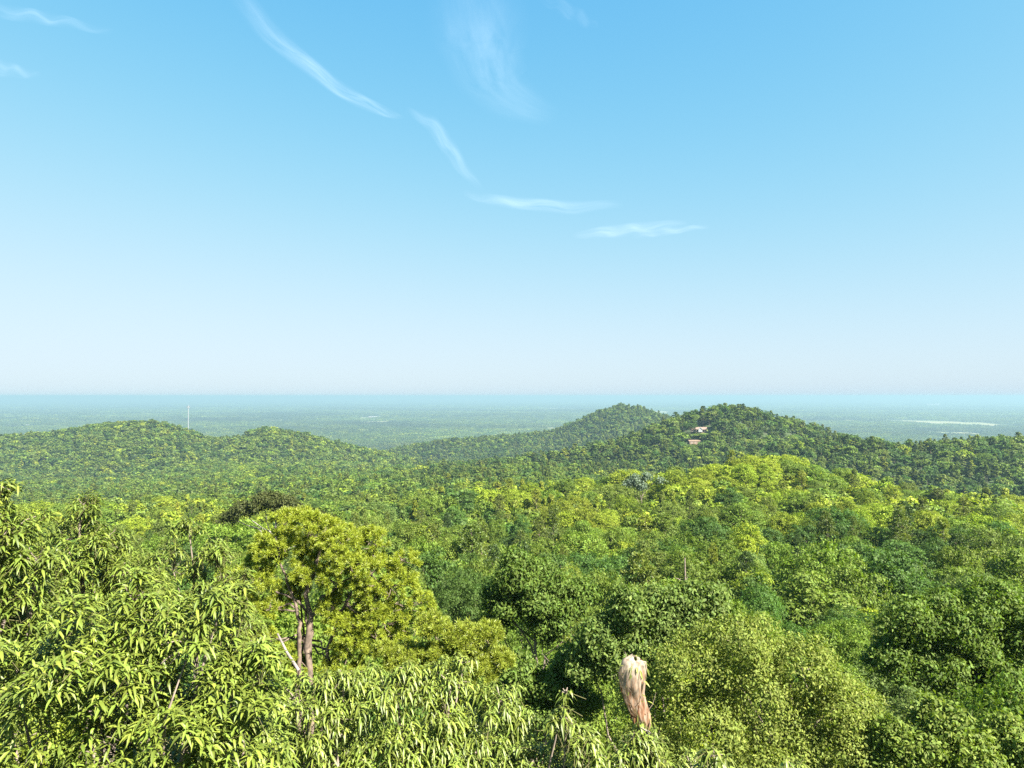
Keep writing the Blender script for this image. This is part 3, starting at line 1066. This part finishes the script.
# species
pinep = np.where(hill, .42, np.where((Y > 120) & (PX < 420), .18, .16)) + .35 * (vnoise(X / 60, Y / 60, 21) - .5)
isp = rng.random(n) < pinep
tint[isp] = tint[isp] * np.array([.92, .86, .90])
sh = rng.integers(0, 4, n)
size = np.exp(np.clip(rng.normal(0, .27, n), -.5, .5)) * (S / 6.9)
hm = np.array([DIM[s_][0] for s_ in SH])[sh]
rm = np.array([DIM[s_][1] for s_ in SH])[sh]
hm = np.where(isp, 14.0, hm)
rm = np.where(isp, 3.0, rm)
top = canopy(X, Y) + rng.uniform(-3.2, 2.2, n) + np.where(isp, 1.3, 0) + np.log(np.maximum(size, .3)) * 2.2
height = np.maximum(top - G, 6)
# younger, lower growth below the two buildings keeps them in view
for sx, sy, sw, sf, sl in SITE:
    low = (np.abs(X - sx * Y / sy) < sl + 3) & (sy - Y > sf - 2) & (sy - Y < 55)
    lim = np.maximum((ground(sx, sy) - G) + .2 + (sy - Y) * -.02, 3.0)
    height = np.where(low, np.minimum(height, lim), height)
sz = height / hm
sxy = size * np.where(isp, .95, 1.0)
width = rm * sxy

# what of each tree shows past the nearer ones, column by column
buf = np.full(1500, 800.0)       # columns px -238 .. 1262
vis = np.zeros(n)
gap = np.zeros(n)
tpy = HY + F * (HC - (G + height)) / Y
half = F * width / Y
for i in range(n):
    a, b_ = int(PX[i] - half[i]) + 238, int(PX[i] + half[i]) + 239
    if b_ <= 0 or a >= 1500:
        gap[i] = 1e9
        continue
    a, b_ = max(a, 0), min(b_, 1500)
    xx = (np.arange(a, b_) - 238 - PX[i]) / max(half[i], .6)
    prof = tpy[i] + F * height[i] * .55 / Y[i] * (1 - np.sqrt(np.clip(1 - xx * xx, 0, 1)))
    w0, w1 = max(a, 238), min(b_, 238 + 1024)
    if w1 > w0:
        pv = prof[w0 - a:w1 - a]
        vis[i] = np.clip(np.minimum(buf[w0:w1], 768) - pv, 0, None).sum()
    gap[i] = (prof - buf[a:b_]).min() * Y[i] / F          # metres below the line of sight
    buf[a:b_] = np.minimum(buf[a:b_], prof + 1.0)
keepf = gap < np.where(Y < 300, 9, 12)
order = np.argsort(-vis)
N_IND = 285
ind = np.zeros(n, bool)
ind[order[:N_IND]] = True
ind &= vis > 0
print('trees', n, 'kept', keepf.sum(), 'individual max distance', Y[ind].max(), 'smallest px', vis[ind].min())

# ---- individual trees with labels that single them out
SIZE_W = lambda q: 'large ' if q > 1.16 else ('small ' if q < .88 else '')
SHAPE_W = {'round': 'round-crowned', 'spreading': 'wide-spreading', 'lopsided': 'lopsided', 'tall': 'tall narrow'}


def zone(px, D, py):
    if D < 45:
        if px < 235:
            return 'close behind the chestnut tops'
        if px < 420:
            return 'just beyond the multi-trunk pine'
        if px < 600:
            return 'around the dark-based centre oak'
        if px < 780:
            return 'behind the blue-green oak'
        return 'behind the shaded oak by the right border'
    if D < 75:
        band = 'on the slope above '
    elif D < 120:
        band = 'farther up the slope above '
    else:
        band = 'high on the slope above '
    if px < 330:
        return band + 'the chestnut tops'
    if px < 460:
        return band + 'the multi-trunk pine'
    if px < 580:
        return band + 'the dark-based centre oak'
    if px < 660:
        return band + 'the web-covered branch'
    if px < 740:
        return band + 'the bare dead trunk'
    if px < 850:
        return band + 'the large sunny oak'
    if px < 940:
        return band + 'the low bottom oak'
    return band + 'the shaded oak'


rows = []
for i in np.nonzero(ind)[0]:
    key = 'pine' if isp[i] else SH[sh[i]]
    w = 'pine' if isp[i] else SHAPE_W[key] + ' tree'
    rows.append([i, '%s%s %s' % (SIZE_W(sxy[i]), PNAMES[ci[i]], w), zone(PX[i], Y[i], tpy[i]), key])
by = {}
for q_ in rows:
    by.setdefault((q_[1], q_[2]), []).append(q_)
ORD = ['nearest', 'second nearest', 'third nearest', 'fourth nearest', 'fifth nearest', 'sixth nearest', 'seventh nearest', 'eighth nearest', 'ninth nearest', 'tenth nearest']
LABEL = {}
for (a, z), v_ in by.items():
    v_.sort(key=lambda q_: Y[q_[0]])
    for k_, q_ in enumerate(v_):
        s_ = a.strip() + ' ' + z
        if len(v_) > 1:
            s_ += ', ' + (ORD[min(k_, 9)] if k_ < len(v_) - 1 else 'farthest') + ' such'
        LABEL[q_[0]] = ' '.join(s_.split()[:16])
for i, a, z, key in rows:
    lod = 'near_' if Y[i] < 55 else 'mid_'
    if key == 'pine':
        tk = 'near_pine' if lod == 'near_' else ('mid_pine' if i % 2 else 'mid_pine_thin')
    else:
        tk = lod + key
    cm, tm, h0, r0 = TPL[tk]
    t = thing('pine_tree' if isp[i] else 'broadleaf_tree', LABEL[i], 'tree', (X[i], Y[i], G[i]), rng.uniform(0, 6.28),
              group='pines of the forest slope' if isp[i] else 'broadleaf trees of the forest slope')
    t.scale = (sxy[i], sxy[i], height[i] / h0)
    part('crown', cm, t, tint[i])
    part('trunk', tm, t)

# ------------------------------------------------------------------ the rest of the forest: one object
FARM = []


def far_tpl(name, arrs):
    crown, trunk, lobes = arrs
    cv, cf = crown
    tv, tf = trunk
    V = np.concatenate([cv, tv])
    fs = [cf, tf + len(cv)]
    mi = np.concatenate([np.zeros(len(cf), int), np.ones(len(tf), int)])
    me = make_mesh(name, V, fs, [M_FAR, M_PBARK], mi)
    return bpy.data.objects.new(name, me)       # a source for the scatter, never linked into the scene


LODS = []
for q_, (nl, lf) in enumerate(((9500, .27), (1700, .62), (560, 1.05), (170, 1.9))):
    row = []
    for i, s_ in enumerate(SH):
        h_, r_, low = DIM[s_]
        row.append((far_tpl('forest_%s' % s_, broad_tree(40 + 10 * q_ + i, h_, r_, nl, lf, s_, far=q_ > 0, low=low, cluster=(12, 6, 3, 0)[q_], spread=(.2, .32, .4, 0)[q_], aspect=.7)), h_))
    row.append((far_tpl('forest_pine', pine_tree_arrays(90 + q_, 14, 3.0, nl, lf, far=q_ > 0, aspect=.2)), 14))
    LODS.append(row)


def patch_arrays(seed):
    rng = np.random.default_rng(seed)
    V, Fc, n0 = [], [], 0
    for gx in range(7):
        for gy in range(7):
            c = np.array([(gx - 3 + rng.uniform(-.4, .4)) * 10, (gy - 3 + rng.uniform(-.4, .4)) * 10, rng.uniform(5, 15)])
            rr = rng.uniform(4.0, 8.5)
            P, Dn = lobe_points(rng, [(c - np.array([0, 0, rr * .7]), np.array([rr, rr, rr * .9]))], 26, shell=.1)
            v, f = diamonds(rng, P, Dn, 4.6, .8, rand=.4)
            V.append(v)
            Fc.append(f + n0)
            n0 += len(v)
    return np.concatenate(V), np.concatenate(Fc)


PATCH = []
for i in range(3):
    v, f = patch_arrays(500 + i)
    PATCH.append(bpy.data.objects.new('woodland_patch', make_mesh('woodland_patch', v, [f], [M_FAR])))


def scatter_object(name, label, cat, pts, rot, scl, idx, tint, sources):
    me = bpy.data.meshes.new(name)
    me.vertices.add(len(pts))
    me.vertices.foreach_set('co', np.ascontiguousarray(pts, np.float32).ravel())

    def attr(nm, ty, arr, field):
        a = me.attributes.new(nm, ty, 'POINT')
        a.data.foreach_set(field, np.ascontiguousarray(arr).ravel())
    attr('rot', 'FLOAT_VECTOR', rot.astype(np.float32), 'vector')
    attr('scl', 'FLOAT_VECTOR', scl.astype(np.float32), 'vector')
    attr('idx', 'INT', idx.astype(np.int32), 'value')
    attr('tint', 'FLOAT_COLOR', np.concatenate([tint, np.ones((len(tint), 1))], 1).astype(np.float32), 'color')
    ng = bpy.data.node_groups.new(name + '_scatter', 'GeometryNodeTree')
    ng.interface.new_socket('Geometry', in_out='INPUT', socket_type='NodeSocketGeometry')
    ng.interface.new_socket('Geometry', in_out='OUTPUT', socket_type='NodeSocketGeometry')
    N, L = ng.nodes, ng.links
    gi, go = N.new('NodeGroupInput'), N.new('NodeGroupOutput')

    def named(nm, ty):
        a = N.new('GeometryNodeInputNamedAttribute')
        a.data_type = ty
        a.inputs['Name'].default_value = nm
        return [o_ for o_ in a.outputs if o_.enabled and o_.name == 'Attribute'][0]
    aR, aS, aI = named('rot', 'FLOAT_VECTOR'), named('scl', 'FLOAT_VECTOR'), named('idx', 'INT')
    e2r = N.new('FunctionNodeEulerToRotation')
    L.new(aR, e2r.inputs[0])
    jn = N.new('GeometryNodeJoinGeometry')
    for k_, src in enumerate(sources):
        oi = N.new('GeometryNodeObjectInfo')
        oi.inputs['Object'].default_value = src
        cp = N.new('FunctionNodeCompare')
        cp.data_type = 'INT'
        cp.operation = 'EQUAL'
        ins = [s_ for s_ in cp.inputs if s_.enabled]
        L.new(aI, ins[0])
        ins[1].default_value = k_
        io = N.new('GeometryNodeInstanceOnPoints')
        L.new(gi.outputs[0], io.inputs['Points'])
        L.new(cp.outputs[0], io.inputs['Selection'])
        L.new(oi.outputs['Geometry'], io.inputs['Instance'])
        L.new(e2r.outputs[0], io.inputs['Rotation'])
        L.new(aS, io.inputs['Scale'])
        L.new(io.outputs[0], jn.inputs[0])
    L.new(jn.outputs[0], go.inputs[0])
    ob = bpy.data.objects.new(name, me)
    md = ob.modifiers.new('scatter', 'NODES')
    md.node_group = ng
    ob['kind'] = 'stuff'
    ob['label'] = label
    ob['category'] = cat
    return link(ob)


rest = keepf & ~ind
lod = np.select([Y < 150, Y < 380, Y < 900], [0, 1, 2], 3)
vi = np.where(isp, 4, sh)
idx = lod * 5 + vi
srcs = [s_ for row in LODS for s_, _ in row]
hs = np.array([h_ for row in LODS for _, h_ in row])
k = np.nonzero(rest)[0]
rz = rng.uniform(0, 6.28, len(k))
scatter_object('forest', 'dense mixed forest of small far crowns covering the hills and valleys', 'forest',
               np.stack([X[k], Y[k], G[k]], 1), np.stack([rz * 0, rz * 0, rz], 1),
               np.stack([sxy[k], sxy[k], height[k] / hs[idx[k]]], 1), idx[k], tint[k], srcs)

# woods of the plain
px_, py_, sc_ = [], [], []
for rmin, rmax, s_ in ((2700, 7000, 58), (7000, 14000, 110), (14000, 40000, 330)):
    a, b_ = scatter(rmin, rmax, s_, R(42))
    px_.append(a)
    py_.append(b_)
    sc_.append(np.full(len(a), s_ / 58.))
a, b_, c_ = np.concatenate(px_), np.concatenate(py_), np.concatenate(sc_)
keep = rng.random(len(a)) < np.where(vnoise(a / 900, b_ / 700, 31) * .7 + vnoise(a / 300, b_ / 240, 32) * .3 > .30, .985, .93)
for fx, fy, rx, ry in FXY:
    keep &= (((a - fx) / (rx * 1.12 + 20)) ** 2 + ((b_ - fy) / (ry * 1.12 + 20)) ** 2) > 1
a, b_, c_ = a[keep], b_[keep], c_[keep]
g_ = ground(a, b_)
t_ = PVAL[rng.choice(5, len(a), p=(.12, .34, .26, .12, .16))] * .72
big = (vnoise(a / 1300, b_ / 700, 33) - .5) * 1.3 + (vnoise(a / 400, b_ / 300, 34) - .5) * .6 + 1
big = np.maximum(big, .3)
t_ = t_ * big[:, None] * rng.uniform(.7, 1.3, (len(a), 1))
rz = rng.uniform(0, 6.28, len(a))
zs = np.minimum(c_, 1.6) * rng.uniform(.8, 1.35, len(a))
scatter_object('lowland_woods', 'blue-hazed woodland spread over the plain out to the horizon', 'forest',
               np.stack([a, b_, g_], 1), np.stack([rz * 0, rz * 0, rz], 1), np.stack([c_, c_, zs], 1),
               rng.integers(0, 3, len(a)), t_, PATCH)

# ------------------------------------------------------------------ terrain sheet
ang = np.concatenate([np.linspace(-R(50), R(50), 260), np.linspace(R(54), R(306), 44)])
rad = np.concatenate([[.01], np.geomspace(3, 3200, 240), np.geomspace(3400, 42000, 60)])
AA, RR = np.meshgrid(ang, rad)
Vt = np.stack([np.sin(AA) * RR, np.cos(AA) * RR, np.zeros_like(AA)], -1)
Vt[..., 2] = ground(Vt[..., 0], Vt[..., 1])
na = len(ang)
i = np.arange(len(rad) - 1)[:, None] * na
j = np.arange(na)[None]
q = np.stack([i + j, i + na + j, i + na + (j + 1) % na, i + (j + 1) % na], -1).reshape(-1, 4)
o = part('terrain', make_mesh('terrain', Vt.reshape(-1, 3), [q[:, ::-1]], [M_FLOOR]))
o['kind'] = 'structure'

# ------------------------------------------------------------------ cirrus
def cloud_material(name, dens, sx, sy, seed):
    m = bpy.data.materials.new(name)
    t, N, L = nt(m)
    out = N.new('ShaderNodeOutputMaterial')
    uv = N.new('ShaderNodeUVMap')
    uv.uv_map = 'UVMap'
    sep = N.new('ShaderNodeSeparateXYZ')
    L.new(uv.outputs[0], sep.inputs[0])
    mp = N.new('ShaderNodeMapping')
    mp.inputs['Scale'].default_value = (sx, sy, 1)
    mp.inputs['Location'].default_value = (seed * 3.7, seed * 1.3, seed)
    L.new(uv.outputs[0], mp.inputs['Vector'])
    n = N.new('ShaderNodeTexNoise')
    n.inputs['Scale'].default_value = 1.0
    n.inputs['Detail'].default_value = 7
    n.inputs['Roughness'].default_value = .6
    n.inputs['Distortion'].default_value = .1
    L.new(mp.outputs[0], n.inputs['Vector'])

    def bump(c, pw):
        v = math_node(N, L, 'MULTIPLY', math_node(N, L, 'MULTIPLY', c, math_node(N, L, 'SUBTRACT', 1.0, c)), 4.0, True)
        return math_node(N, L, 'POWER', v, pw)
    a = math_node(N, L, 'MULTIPLY', bump(sep.outputs[0], 1.1), bump(sep.outputs[1], 1.7))
    s = math_node(N, L, 'MULTIPLY', math_node(N, L, 'SUBTRACT', n.outputs['Fac'], .30), 2.0, True)
    a = math_node(N, L, 'MULTIPLY', math_node(N, L, 'MULTIPLY', a, s), dens, True)
    d1 = N.new('ShaderNodeBsdfTranslucent')
    d1.inputs['Color'].default_value = (.95, .95, .95, 1)
    d2 = N.new('ShaderNodeBsdfDiffuse')
    d2.inputs['Color'].default_value = (.95, .95, .95, 1)
    md = N.new('ShaderNodeMixShader')
    md.inputs[0].default_value = .4
    L.new(d1.outputs[0], md.inputs[1])
    L.new(d2.outputs[0], md.inputs[2])
    tr = N.new('ShaderNodeBsdfTransparent')
    mx = N.new('ShaderNodeMixShader')
    L.new(a, mx.inputs[0])
    L.new(tr.outputs[0], mx.inputs[1])
    L.new(md.outputs[0], mx.inputs[2])
    L.new(mx.outputs[0], out.inputs['Surface'])
    return m


ALT = 7800.0


def sky_pt(px, py):
    d = np.array([(px - 512) / F, 1.0, (HY - py) / F])
    return np.array([0, 0, HC]) + d * ((ALT - HC) / d[2])


CLOUDS = [
    ('long bright diagonal cirrus streak high over the valley', [(232, -14), (262, 24), (300, 57), (335, 84), (362, 101), (386, 110), (404, 118)], [30, 26, 22, 18, 16, 12, 5], .75, 5, 2.0),
    ('broken short cirrus wisp below the end of the long streak', [(405, 108), (430, 120), (446, 142), (460, 164), (482, 190)], [8, 18, 20, 16, 8], .5, 3, 2),
    ('thin nearly level cirrus thread over the spur', [(462, 192), (490, 199), (530, 203), (575, 207), (625, 203)], [10, 14, 15, 16, 10], .55, 5, 2),
    ('low bright flat cirrus streak, lowest in the sky', [(572, 235), (610, 231), (645, 227), (690, 221)], [8, 16, 14, 6], .65, 4, 2),
    ('faint flat cirrus filament joined to the lowest streak', [(632, 236), (665, 231), (712, 225)], [6, 10, 5], .5, 4, 2),
    ('broad faint cirrus veil fanning down from the top of the sky', [(470, -30), (478, 20), (486, 60), (505, 92), (560, 116)], [120, 110, 90, 60, 24], .42, 4, 2.4),
    ('faint cirrus band in the upper left corner', [(-30, 2), (20, 11), (60, 18), (112, 30)], [20, 18, 14, 8], .4, 4, 2),
    ('short faint cirrus smear on the left picture edge', [(-40, 58), (0, 66), (38, 74)], [26, 20, 8], .4, 3, 2),
    ('pale cirrus scrap near the top centre', [(540, -8), (575, 10), (600, 26)], [14, 22, 10], .16, 3, 2),
]
for ci_, (lab, pts, wid, dens, sx, sy) in enumerate(CLOUDS):
    pts = np.array(pts, float)
    nn = 60
    tt = np.linspace(0, len(pts) - 1, nn)
    base_t = np.arange(len(pts))
    cx = np.interp(tt, base_t, pts[:, 0])
    cy = np.interp(tt, base_t, pts[:, 1])
    for _ in range(6):
        cx[1:-1] = (cx[:-2] + 2 * cx[1:-1] + cx[2:]) / 4
        cy[1:-1] = (cy[:-2] + 2 * cy[1:-1] + cy[2:]) / 4
    wv = np.interp(tt, base_t, wid) * .5
    dx, dy = np.gradient(cx), np.gradient(cy)
    l = np.hypot(dx, dy)
    nx, ny = -dy / l, dx / l
    V, UV = [], []
    m_ = 9
    for a_ in range(nn):
        for b_ in range(m_):
            s_ = b_ / (m_ - 1) * 2 - 1
            p_ = sky_pt(cx[a_] + nx[a_] * wv[a_] * s_, min(cy[a_] + ny[a_] * wv[a_] * s_, 330))
            p_[2] += 60 * math.sin(a_ * .35 + ci_) * (1 - s_ * s_)
            V.append(p_)
            UV.append((a_ / (nn - 1), b_ / (m_ - 1)))
    i = np.arange(nn - 1)[:, None] * m_
    j = np.arange(m_ - 1)[None]
    q = np.stack([i + j, i + j + 1, i + m_ + j + 1, i + m_ + j], -1).reshape(-1, 4)
    me = make_mesh('cirrus', np.array(V), [q], [cloud_material('cirrus_ice', dens * .18, sx * .6, sy * 1.3, ci_ + 1)])
    ul = me.uv_layers.new(name='UVMap')
    lv = np.zeros(len(me.loops), np.int32)
    me.loops.foreach_get('vertex_index', lv)
    ul.data.foreach_set('uv', np.array(UV, np.float32)[lv].ravel())
    o = part('cirrus_cloud', me)
    o['label'] = lab
    o['category'] = 'cloud'
    o['group'] = 'cirrus streaks'

# ------------------------------------------------------------------ haze
hb = boxes_mesh('haze', [((0, 0, (HC + 11 - 2.5) / 2), (88000, 88000, HC + 11 + 2.5))], M_WHITE)
hb.materials.clear()
m = bpy.data.materials.new('haze_air')
t_, N, L = nt(m)
out = N.new('ShaderNodeOutputMaterial')
pv = N.new('ShaderNodeVolumePrincipled')
pv.inputs['Color'].default_value = (.225, .345, .41, 1)
pv.inputs['Density'].default_value = 1.5e-4
pv.inputs['Anisotropy'].default_value = 0.08
L.new(pv.outputs[0], out.inputs['Volume'])
hb.materials.append(m)
o = part('haze', hb)
o['kind'] = 'stuff'
o['label'] = 'thin blue summer haze lying over the plain and hills'
o['category'] = 'haze'

# ------------------------------------------------------------------ light
EXPOSURE = 2.45
SUN_AZ, SUN_EL = 130.0, 45.0       # degrees clockwise from the view direction (+Y), degrees above the horizon
w = bpy.data.worlds.new('World')
scene.world = w
w.use_nodes = True
t_, N, L = w.node_tree, w.node_tree.nodes, w.node_tree.links
N.clear()
out = N.new('ShaderNodeOutputWorld')
bg = N.new('ShaderNodeBackground')
bg.inputs['Strength'].default_value = .1
sky = N.new('ShaderNodeTexSky')
sky.sky_type = 'NISHITA'
sky.sun_disc = False
sky.sun_elevation = R(SUN_EL)
sky.sun_rotation = R(SUN_AZ)
sky.altitude = 300
sky.air_density = 1.0
sky.dust_density = 1.0
sky.ozone_density = 6.0
# the sky's own colour, channel by channel: a soft response that keeps the horizon from washing out
sp_ = N.new('ShaderNodeSeparateColor')
cb_ = N.new('ShaderNodeCombineColor')
L.new(sky.outputs[0], sp_.inputs[0])
for k_, (gm, knee, gain) in enumerate(((2.0, .022, .83), (1.5, .0447, 1.0), (.14, 0, 1.07))):
    v_ = math_node(N, L, 'POWER', math_node(N, L, 'MULTIPLY', sp_.outputs[k_], .1), gm)
    if knee:
        v_ = math_node(N, L, 'DIVIDE', v_, math_node(N, L, 'ADD', v_, knee))
    L.new(math_node(N, L, 'MULTIPLY', v_, gain / (.1 * 2 ** EXPOSURE)), cb_.inputs[k_])
L.new(cb_.outputs[0], bg.inputs[0])
L.new(bg.outputs[0], out.inputs[0])
sd = bpy.data.lights.new('sun', 'SUN')
sd.energy = 5.0
sd.angle = R(.5)
sd.color = (1.0, .95, .86)
so = link(bpy.data.objects.new('sun', sd))
a, e_ = R(SUN_AZ), R(SUN_EL)
from mathutils import Vector
dirv = Vector((math.sin(a) * math.cos(e_), math.cos(a) * math.cos(e_), math.sin(e_)))
so.rotation_euler = dirv.to_track_quat('Z', 'Y').to_euler()
so.location = dirv * 500

# ------------------------------------------------------------------ camera and settings
cd = bpy.data.cameras.new('camera')
cam = link(bpy.data.objects.new('camera', cd))
cam.location = (0, 0, HC)
cam.rotation_euler = (R(90) + math.atan(12 / F), 0, 0)
cd.sensor_width = 36
cd.lens = 36 * F / 1024
cd.clip_start = .1
cd.clip_end = 120000
scene.camera = cam
scene.view_settings.view_transform = 'Standard'
scene.view_settings.look = 'None'
scene.view_settings.exposure = EXPOSURE
scene.view_settings.gamma = 1
c = scene.cycles
c.max_bounces = 5
c.diffuse_bounces = 4
c.glossy_bounces = 1
c.transmission_bounces = 3
c.volume_bounces = 1
c.transparent_max_bounces = 12
c.caustics_reflective = False
c.caustics_refractive = False
c.use_denoising = False
c.use_adaptive_sampling = False
